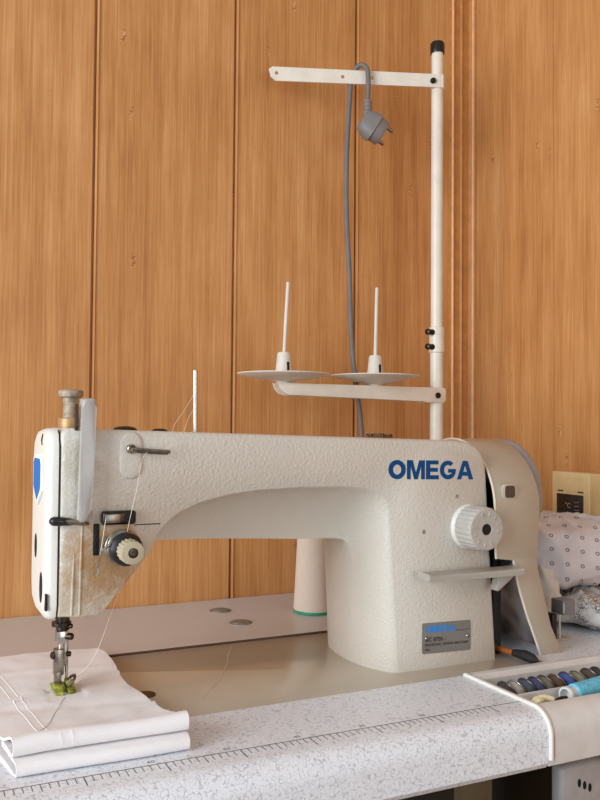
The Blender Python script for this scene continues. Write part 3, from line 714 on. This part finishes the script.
# ================================================================== PLUG AND CORD
q = A0+ux*96
pc = thing('power_cord', 'grey power cord with a two-pin plug hooked over the upper thread stand arm', 'power cord', (q.x, q.y-8, 560))
bm = new()
qx, qy = q.x, q.y
tube(bm, [(qx-1.5, qy-8, 600), (qx-1, qy-8.5, 622), (qx-1.5, qy-7, 642), (qx-7, qy-1, 649.2), (qx-11, qy+8, 644), (qx-15, qy+10, 628), (qx-17, qy+11, 590), (qx-20, qy+10, 540), (qx-21, qy+8, 470), (qx-18, qy+6, 400), (qx-14, qy+4, 300), (qx-3, qy, 205), (qx-2, qy-4, 120), (qx+8, qy-2, 30), (qx+30, qy+4, 6), (qx+70, qy+20, 4), (qx+130, qy+38, 4), (qx+170, qy+45, 4)], 3.1, 12, 6)
obj('cord', bm, 'cord', pc)
Pt = Vector((qx-1.5, qy-8, 604)); ax = Vector((.22, -.35, -1)).normalized()
bm = new(); prof = []
for k in range(9): prof += [(5.2 if k % 2 else 4.3, k*2.2), (5.2 if k % 2 else 4.3, k*2.2+1.2)]
lathe(bm, tuple(Pt), (0.02, -.04, -1), prof, 20); obj('strain_relief', bm, 'plug', pc)
# angled schuko body: elbow from the relief, then the round contact face turned to lower right
D = Vector((.80, -.18, -.50)).normalized()       # pins point this way
u, w = frame(D)
up_ = (Vector((0, 0, 1))-D*D.z).normalized(); sd_ = D.cross(up_)
C0 = Vector((qx+1.5, qy-10, 573))
bm = new(); R = []
def oval(c, a, b, n=32, sq=2.6):
    o = []
    for i in range(n):
        t = 2*PI*i/n; ct, s_ = math.cos(t), math.sin(t)
        o.append(c+up_*a*math.copysign(abs(ct)**(2/sq), ct)+sd_*b*math.copysign(abs(s_)**(2/sq), s_))
    return o
for h, a, b in ((-13, 9, 6), (-11.5, 12.5, 9), (-5, 16, 12), (4, 18, 14), (6, 18.2, 14.5), (7, 15.5, 12.8), (17, 15, 12.4), (18.5, 14, 11.5)):
    R.append([tuple(p) for p in oval(C0+D*h, a, b)])
loft(bm, R); tube(bm, [tuple(Pt+Vector((0, 0, -14))), tuple(Pt+Vector((1, -1, -24))), tuple(C0-D*6+up_*4)], [5.4, 7.5, 10], 20)
pg = obj('plug_body', bm, 'plug', pc, ang=40)
bm = new(); bx(bm, -3, 3, -2.2, 2.2, -8, 8, 1, mtx=Matrix.Translation((C0-sd_*13.0+D*12)*MM) @ Matrix((tuple(up_)+(0,), tuple(sd_)+(0,), tuple(D)+(0,), (0, 0, 0, 1))).transposed()); obj('earth_slot', bm, 'blackhole', pg)
for s_ in (-9.5, 9.5):
    b0 = C0+D*17+(up_*.75+sd_*.65).normalized()*s_
    bm = new(); lathe(bm, tuple(b0), tuple(D), [(2.3, 0), (2.3, 8.5), (1.6, 10), (.01, 10)], 16, False); obj('plug_pin', bm, 'steel', pg)

# ================================================================== FOLDED CLOTH UNDER THE FOOT
def cloth_path(u):
    """y-z centre line of the sheet from the bottom back, round both front rolls, to the top back (u: 0 left, 1 right)"""
    a1 = 519.3+.8*math.sin(u*5+1); a2 = 527.0+.9*math.sin(u*4); yb = 757+6*math.sin(u*3); dz = .6*math.sin(u*7)
    o = [(yb, 1.1), (700, 1.1), (640, 1.1), (580, 1.1), (540, 1.1), (527, 1.15)]
    o += [(a1+3.7*math.cos(t), 4.9+3.7*math.sin(t)) for t in [-PI/2-PI*k/8 for k in range(9)]]
    o += [(530, 8.8), (545, 8.6), (552, 8.7), (553.6, 9.7), (552, 10.7), (542, 10.8), (533, 10.9)]
    o += [(a2+4.9*math.cos(t), 15.9+4.9*math.sin(t)+dz*(k/8)) for k, t in enumerate([-PI/2-PI*k/8 for k in range(9)])]
    nroll = len(o)
    o += [(532, 19.6+dz), (538, 17.2), (545, 14.6), (553, 12.7), (562, 11.8), (572, 11.4), (584, 11.0), (596, 10.8), (606, 10.5), (616, 10.2), (626, 9.8), (636, 9.4), (646, 9.2), (656, 9.2), (668, 9.4), (682, 9.7), (696, 9.8), (710, 9.6), (724, 9.1), (738, 8.4), (750, 7.4), (yb, 6.6)]
    d = o[:nroll+3]
    for (y0, z0), (y1, z1) in zip(o[nroll+2:], o[nroll+3:]):
        m = max(1, int((y1-y0)/2.2))
        d += [(y0+(y1-y0)*k/m, z0+(z1-z0)*k/m) for k in range(1, m+1)]
    return d, nroll
def wrinkle(x, y):
    q_ = Vector((x*.02, y*.014, 3.1)); z = 1.5*noise.noise(q_)+.7*noise.noise(q_*3.1)
    r1 = y-(648+.42*(x-114)-.10*max(0, 114-x)); z += 2.4*math.exp(-(r1/2.6)**2)       # ridge running out from the foot
    z += 1.7*math.exp(-((y-(580+.54*(x-168)))/2.6)**2)
    z -= 1.1*math.exp(-((y-(606-.25*(x-90)))/8)**2)
    z += .9*math.exp(-((y-(700-.2*(x-90)))/6)**2)
    if abs(x-114) < 13 and abs(y-640) < 26: z = min(z, -.1)
    return z
def xedge(y, u):
    yl = (y-514)/243
    xl = 66-yl*46+4*math.sin(yl*5); xr = 171.5-7*max(0, min(1, (yl-.10)*9))-2*yl+2.5*math.sin(yl*9)
    return xl+(xr-xl)*u
bm = new(); rings = []; nu = 52
for i in range(nu+1):
    u = i/nu; path, nr_ = cloth_path(u); pts = []
    for k, (y, z) in enumerate(path):
        x = xedge(y, u)
        if k >= nr_: z += wrinkle(x, y)*min(1, (y-528)/22)
        elif z > 2: z += .35*noise.noise(Vector((x*.05, y*.05, 1)))
        if k >= nr_-9: x += 1.2*(u-.5)
        pts.append((x, y, z))
    L, Rr = [], []
    for k in range(len(pts)):
        a = Vector(pts[max(0, k-1)][1:]); b = Vector(pts[min(len(pts)-1, k+1)][1:]); t = (b-a).normalized(); n = Vector((-t.y, t.x)); p = pts[k]
        L.append((p[0], p[1]+n.x*.75, p[2]+n.y*.75)); Rr.append((p[0], p[1]-n.x*.75, p[2]-n.y*.75))
    rings.append(L+Rr[::-1])
loft(bm, rings); fc = obj('folded_cloth', bm, 'cloth', ang=70)
tag(fc, 'white cotton cloth folded in two rolls, held under the presser foot', 'cloth')
def ztop(x, y):
    u = (x-xedge(y, 0))/max(1, xedge(y, 1)-xedge(y, 0)); pth, nr_ = cloth_path(max(0, min(1, u))); pth = pth[nr_-1:]
    for (y0, z0), (y1, z1) in zip(pth, pth[1:]):
        if y0 <= y <= y1: return z0+(z1-z0)*(y-y0)/max(.01, y1-y0)+wrinkle(x, y)*min(1, max(0, (y-528)/22))+.75
    return 10
for off in (0, 6.0):
    bm = new(); tube(bm, [(84+off-(y-530)*.10+3*math.sin((y-530)*.013), y, ztop(84+off-(y-530)*.10+3*math.sin((y-530)*.013), y)-.1) for y in range(531, 752, 4)], .36, 8, 1)
    obj('hem_seam', bm, 'seam', fc)
for x0 in (92, 99, 160):
    bm = new(); tube(bm, [(x0, 527+5.75*math.cos(t), 15.9+5.75*math.sin(t)) for t in [PI*.55+PI*.75*k/8 for k in range(9)]], .1, 6, 1); obj('stitch_line', bm, 'seam', fc)

bm = new()
tube(bm, [(x, y, ztop(x, y)+.25) for x, y in ((112, 622), (107, 610), (103, 598), (98, 585), (94, 572), (89, 560), (84, 550), (79, 541), (75, 534))], .15, 6, 3)
tag(obj('loose_thread', bm, 'thread_grey'), 'grey thread end lying across the folded white cloth below the foot', 'thread')
# ================================================================== TRAY SET IN THE TABLE
tr = thing('parts_tray', 'cream plastic tray curved over the table front edge, holding bobbins', 'tray', (540, 515, -31))
TXa, TXb = 430.5, 649.5
bm = new()
curve = [(490.5-18*math.sin(a), -16.2+18*math.cos(a)) for a in [PI/2*k/8 for k in range(0, 9)]]+[(472.5, -32), (473.5, -37.5)]
# left and right cheeks, floor, divider, back wall, front lip
prof_out = [(575, 1.8), (495, 1.8)]+curve+[(476.5, -37.5), (476.5, -33.4), (575, -33.4)]
for x0, x1 in ((TXa, TXa+5), (TXb-5, TXb)): loft(bm, [[(x, y, z) for y, z in prof_out] for x in (x0, x1)])
loft(bm, [[(x, y, z) for y, z in [(575, 1.8), (569, 1.8), (565, -2), (564, -17.2), (522, -17.2), (521, -.8), (517.5, -.8), (516.5, -14), (502, -14), (497, -5), (494, -.5), (491.5, 1.2)]+curve+[(476.5, -37.5), (476.5, -33.4), (575, -33.4)]] for x in (TXa+4.5, TXb-4.5)])
obj('tray_body', bm, 'tray', tr, ang=30)
bm = new(); tube(bm, [(TXa+1.2, 575, .9), (TXa+1.2, 540, .9), (TXa+1.2, 500, 1.0)]+[(TXa+1.2, y-.1, z-.6) for y, z in curve[:-1]], 1.7, 10, 2)
obj('tray_edge', bm, 'tray_rim', tr)
# bobbins: flange, thread, flange; each leaning on the next
bxs = [443, 453.5, 464, 474.5, 484.5, 496, 508, 520.5, 532, 542.5]
desc = ['dark grey bobbin at the left end of the tray row', 'bobbin with a pale bright rim, second from the left end of the tray row', 'slate blue bobbin, left of the navy bobbin', 'navy blue bobbin beside the slate blue bobbin', 'olive grey bobbin right of the navy bobbin',
        'brown bobbin with a pale rim, left of the bright blue bobbin', 'bright blue bobbin in the middle of the row', 'khaki bobbin leaning steeply right of the bright blue bobbin', 'dull brown bobbin behind the cyan thread spool', 'grey brown bobbin farther right behind the cyan spool']
def bobbin(x, tilt, k):
    t = thing('bobbin', desc[k], 'bobbin', (x, 538, -17), 'bobbins in the tray')
    T = Matrix.Translation(P(x, 538, -6.6)) @ Matrix.Rotation(math.radians(8), 4, 'Z') @ Matrix.Rotation(math.radians(-tilt), 4, 'Y')
    for nm, a, b, r, mt in (('thread', -3.0, 3.0, 9.3, 'bobbin%d' % (k % 9)), ('flange', -4.0, -3.0, 10.4, 'bobbin%d' % (k % 9)), ('flange', 3.0, 4.0, 10.4, 'bobbin_metal' if k not in (1, 5, 7) else 'chrome')):
        bm = new(); lathe(bm, (a, 0, 0), (1, 0, 0), [(2.5, 0), (r-.3, 0), (r, .25), (r, b-a-.25), (r-.3, b-a), (2.5, b-a)], 32)
        bmesh.ops.transform(bm, matrix=T, verts=bm.verts[:])
        obj(nm, bm, mt, t)
for k, x in enumerate(bxs): bobbin(x, (22, 26, 24, 24, 26, 30, 26, 34, 22, 22, 22)[k], k)
# cyan spool lying in the front compartment
sp = thing('thread_spool', 'white plastic spool of bright cyan thread lying in the tray', 'thread spool', (505, 508, -8))
dr = Vector((.985, .17, .0)).normalized(); S0 = Vector((476.5, 505.5, -2.0))
bm = new(); lathe(bm, tuple(S0), tuple(dr), [(4.6, 8), (5.0, 0), (6.4, 0), (6.6, .5), (6.6, 2.6), (6.0, 3.4), (5.6, 9), (5.6, 56), (6.6, 57), (6.6, 60), (4, 60.4)], 32); obj('spool_core', bm, 'spoolw', sp)
bm = new(); prof = [(5.5, 0)]
for k in range(22): prof += [(7.1+.25*(k % 2), 1+k*2), (7.3-.2*(k % 3 == 0), 2+k*2)]
lathe(bm, tuple(S0+dr*9.5), tuple(dr), prof+[(5.5, 46)], 32); obj('thread', bm, 'cyan', sp)
bm = new(); tube(bm, [(439, 503, -5), (446, 505, -1.5), (454, 504.5, -.4), (461, 502, -1.8)], [2.0, 2.6, 2.6, 2.2], 12); tube(bm, [(439, 500.5, -3), (444, 500.0, -.8), (450, 502.5, -.4)], [1.8, 2.3, 2.0], 12)
tag(obj('wax_piece', bm, 'cream'), 'bent cream coloured wax piece at the left end of the tray front groove', 'wax')
bm = new(); tube(bm, [(462.5, 502, -3.5), (469, 502, -1.8), (475, 502.2, -2.2)], [1.1, 1.3, 1.1], 10); o_ = obj('metal_pin', bm, 'darksteel'); tag(o_, 'short dark metal pin between the cream wax and the cyan spool', 'pin')

# ================================================================== BRUSH
br = thing('cleaning_brush', 'small brush with orange wooden handle and black bristles beside the machine column', 'brush', (512, 605, 0))
b0 = Vector((500.5, 640, 4.0)); b1 = Vector((507.5, 600, 4.0)); b2 = Vector((512, 576, 3.0))
bm = new(); tube(bm, [tuple(b0), tuple(b0.lerp(b1, .5)), tuple(b1)], [2.2, 2.6, 3.0], 14, 3); obj('handle', bm, 'wood', br)
bm = new(); tube(bm, [tuple(b1-Vector((.4, -3, 0))), tuple(b1.lerp(b2, .4)+Vector((0, 0, .8))), tuple(b1.lerp(b2, .75)), tuple(b2)], [3.2, 4.8, 4.4, 1.0], 16, 5); obj('bristles', bm, 'bristle', br)

# ================================================================== BOBBIN WINDER
wd = thing('bobbin_winder', 'small grey bobbin winder head on a thin post beside the belt cover', 'bobbin winder', (587, 634, 0))
bm = new(); bx(bm, 578, 600, 628, 652, 0, 2, .5); obj('base_plate', bm, 'cover', wd)
bm = new(); bx(bm, 580, 585.5, 632, 646, 1, 26, 1); obj('post', bm, 'black', wd)
bm = new(); lathe(bm, (588.6, 632, 1), (0, 0, 1), [(1.0, 0), (1.0, 27)], 12); obj('rod', bm, 'ivory', wd)
bm = new(); bx(bm, 585.5, 601.5, 624, 641, 25.8, 40.2, 1.3, 2); obj('head', bm, 'winder', wd)
bm = new(); bx(bm, 586.2, 587.2, 623.8, 624.6, 28, 38, .2); hd = obj('head_edge_highlight', bm, 'ivory', wd)  # pale strip paints the highlight along the head's edge

# ================================================================== BUNDLES OF CLOTH
def blob(name, mat, c, r, seed, amp, nu=72, nv=40, flat=0.0, pw=2.6, fold=0, shear=0, xmax=714):
    bm = new(); uvl = bm.loops.layers.uv.new('UVMap'); g = []
    for j in range(nv+1):
        ph = -PI/2+PI*j/nv; row = []
        for i in range(nu):
            th = 2*PI*i/nu
            f = lambda q, e: math.copysign(abs(q)**(2/e), q)
            d = Vector((f(math.cos(ph), pw)*f(math.cos(th), pw), f(math.cos(ph), pw)*f(math.sin(th), pw), f(math.sin(ph), pw)))
            p = Vector((c[0]+d.x*r[0], c[1]+d.y*r[1], c[2]+d.z*r[2]+shear*d.x))
            q = Vector((p.x*.022+seed, p.y*.022, p.z*.022))
            k = noise.noise(q)*amp+noise.noise(q*2.6)*amp*.5
            if fold:
                s = math.sin(p.x*.11+p.z*.05+3*noise.noise(q*.9)); k += fold*(1-abs(s))**3
                s2 = math.sin(p.z*.16-p.x*.06+4*noise.noise(q*.7+Vector((5, 0, 0)))); k -= fold*.7*(1-abs(s2))**4
            nrm = Vector((d.x/r[0], d.y/r[1], d.z/r[2])).normalized()
            p += nrm*k; p.z = max(p.z, .5); p.x = min(p.x, xmax); p.y = min(p.y, 940)
            row.append((bm.verts.new(p*MM), ((p.x*.80-p.y*.60)/16.0, (p.z+.30*(p.x*.6+p.y*.8))/15.0)))
        g.append(row)
    for j in range(nv):
        for i in range(nu):
            a = [g[j][i], g[j][(i+1) % nu], g[j+1][(i+1) % nu], g[j+1][i]]
            uv = [x[1] for x in a]
            try: fc_ = bm.faces.new([x[0] for x in a])
            except ValueError: continue
            for l, q in zip(fc_.loops, uv): l[uvl].uv = q
    bmesh.ops.remove_doubles(bm, verts=bm.verts[:], dist=.00002)
    return obj(name, bm, mat, ang=80)
tag(blob('fabric_bundle', 'ringprint', (660, 728, 73), (72, 74, 36), 3.3, 4, fold=4, pw=3.2, shear=5), 'puffy bundle of white cloth printed with small dark rings, below the wall unit', 'fabric')
tag(blob('printed_scarf', 'floral', (668, 684, 18), (46, 74, 17), 8.1, 5, fold=6, pw=2.3), 'crumpled white cloth with a black flower print under the ring printed bundle', 'fabric')
tag(blob('crumpled_cloth', 'beigecloth', (608, 682, 44), (15, 20, 27), 5.2, 4, 40, 24, fold=4, pw=2.4), 'crumpled beige cloth wedged between belt cover and bundle', 'fabric')

# ================================================================== WALL UNIT
un = thing('control_unit', 'cream control unit with a dark temperature display on the right wall', 'control unit', (711, 716, 86))
bm = new(); bx(bm, 703, 718.7, 640, 765.5, 86, 157.2, 1.6); obj('housing', bm, 'unit2', un)
bm = new(); bx(bm, 701.6, 703.6, 706.5, 765.3, 86.5, 157.0, .8); fp_ = obj('front_cover', bm, 'unit', un)
bm = new(); bx(bm, 701.2, 702, 715.0, 757.4, 92, 131.4, .3); sc_ = obj('display', bm, 'screen', un)
text('display_text', '°C', 8.5, (701.15, 744, 114), (0, -1, 0), (0, 0, 1), 'screen_ink', sc_, .08, .1)
bm = new()
for z in (122.5, 118, 113.5): bx(bm, 700.95, 701.3, 722, 729, z, z+.8)
bx(bm, 700.95, 701.3, 716, 756, 106.5, 107.2); obj('display_mark', bm, 'screen_ink', sc_, smooth=False)
for y in (751.5, 719.5):
    bm = new(); bx(bm, 701.4, 701.8, y-4.5, y+4.5, 134, 135.6); obj('button_mark', bm, 'ink', fp_, smooth=False)
bm = new(); bx(bm, 701.4, 701.8, 715, 730, 149.6, 150); obj('cover_line', bm, 'unit2', fp_, smooth=False)

# ================================================================== SWITCH BOX BELOW THE TABLE
sw = thing('switch_box', 'white switch box with three dark slots mounted below the table edge', 'switch', (600, 615, -215))
bm = new(); bx(bm, 561, 640, 600, 616, -215, -108, 5, 3)
bx(bm, 585, 620, 614, 630, -180, -39.2, 2); obj('housing', bm, 'switch', sw)
for k in range(3):
    bm = new(); prism(bm, circ(582.5+k*6.6, -125-3.2*k, 1.9, 12, 4.0), (0, 600.2, 0), (1, 0, 0), (0, 0, 1), .8); obj('slot', bm, 'blackhole', sw)

# ================================================================== LIGHT, CAMERA
w = bpy.data.worlds.new('room_daylight'); SC.world = w; w.use_nodes = True
bg = w.node_tree.nodes['Background']; bg.inputs[0].default_value = (.83, .93, 1, 1); bg.inputs[1].default_value = .47
def area(name, loc, target, size, power, col):
    l = bpy.data.lights.new(name, 'AREA'); l.shape = 'RECTANGLE'; l.size = size[0]; l.size_y = size[1]; l.energy = power; l.color = col
    o = bpy.data.objects.new(name, l); COL.objects.link(o); o.location = loc
    o.rotation_euler = (Vector(target)-Vector(loc)).to_track_quat('-Z', 'Y').to_euler(); return o
area('window_daylight', (-1.55, .0, .50), (.45, .75, .12), (1.2, 1.2), 33, (.90, .955, 1))
area('added_front_fill', (.9, -1.5, .25), (.5, .6, .05), (1.3, 1.0), 17, (.88, .95, 1))  # unseen cool fill, added to brighten front-facing surfaces
cam = bpy.data.cameras.new('camera'); co = bpy.data.objects.new('camera', cam); COL.objects.link(co); SC.camera = co
yaw, pit, rol, f = .448, .0302, .0079, 833.0
fw = Vector((math.sin(yaw)*math.cos(pit), math.cos(yaw)*math.cos(pit), math.sin(pit))); r0 = Vector((math.cos(yaw), -math.sin(yaw), 0)); u0 = r0.cross(fw)
rv = r0*math.cos(rol)+u0*math.sin(rol); uv_ = -r0*math.sin(rol)+u0*math.cos(rol)
co.matrix_world = Matrix.Translation((0, 0, .209)) @ Matrix((tuple(rv)+(0,), tuple(uv_)+(0,), tuple(-fw)+(0,), (0, 0, 0, 1))).transposed()
cam.sensor_fit = 'VERTICAL'; cam.sensor_height = 36; cam.lens = 36*f/800; cam.clip_start = .01
vs = SC.view_settings; vs.view_transform = 'Standard'; vs.look = 'None'; vs.gamma = 1; vs.use_curve_mapping = False; vs.exposure = .24
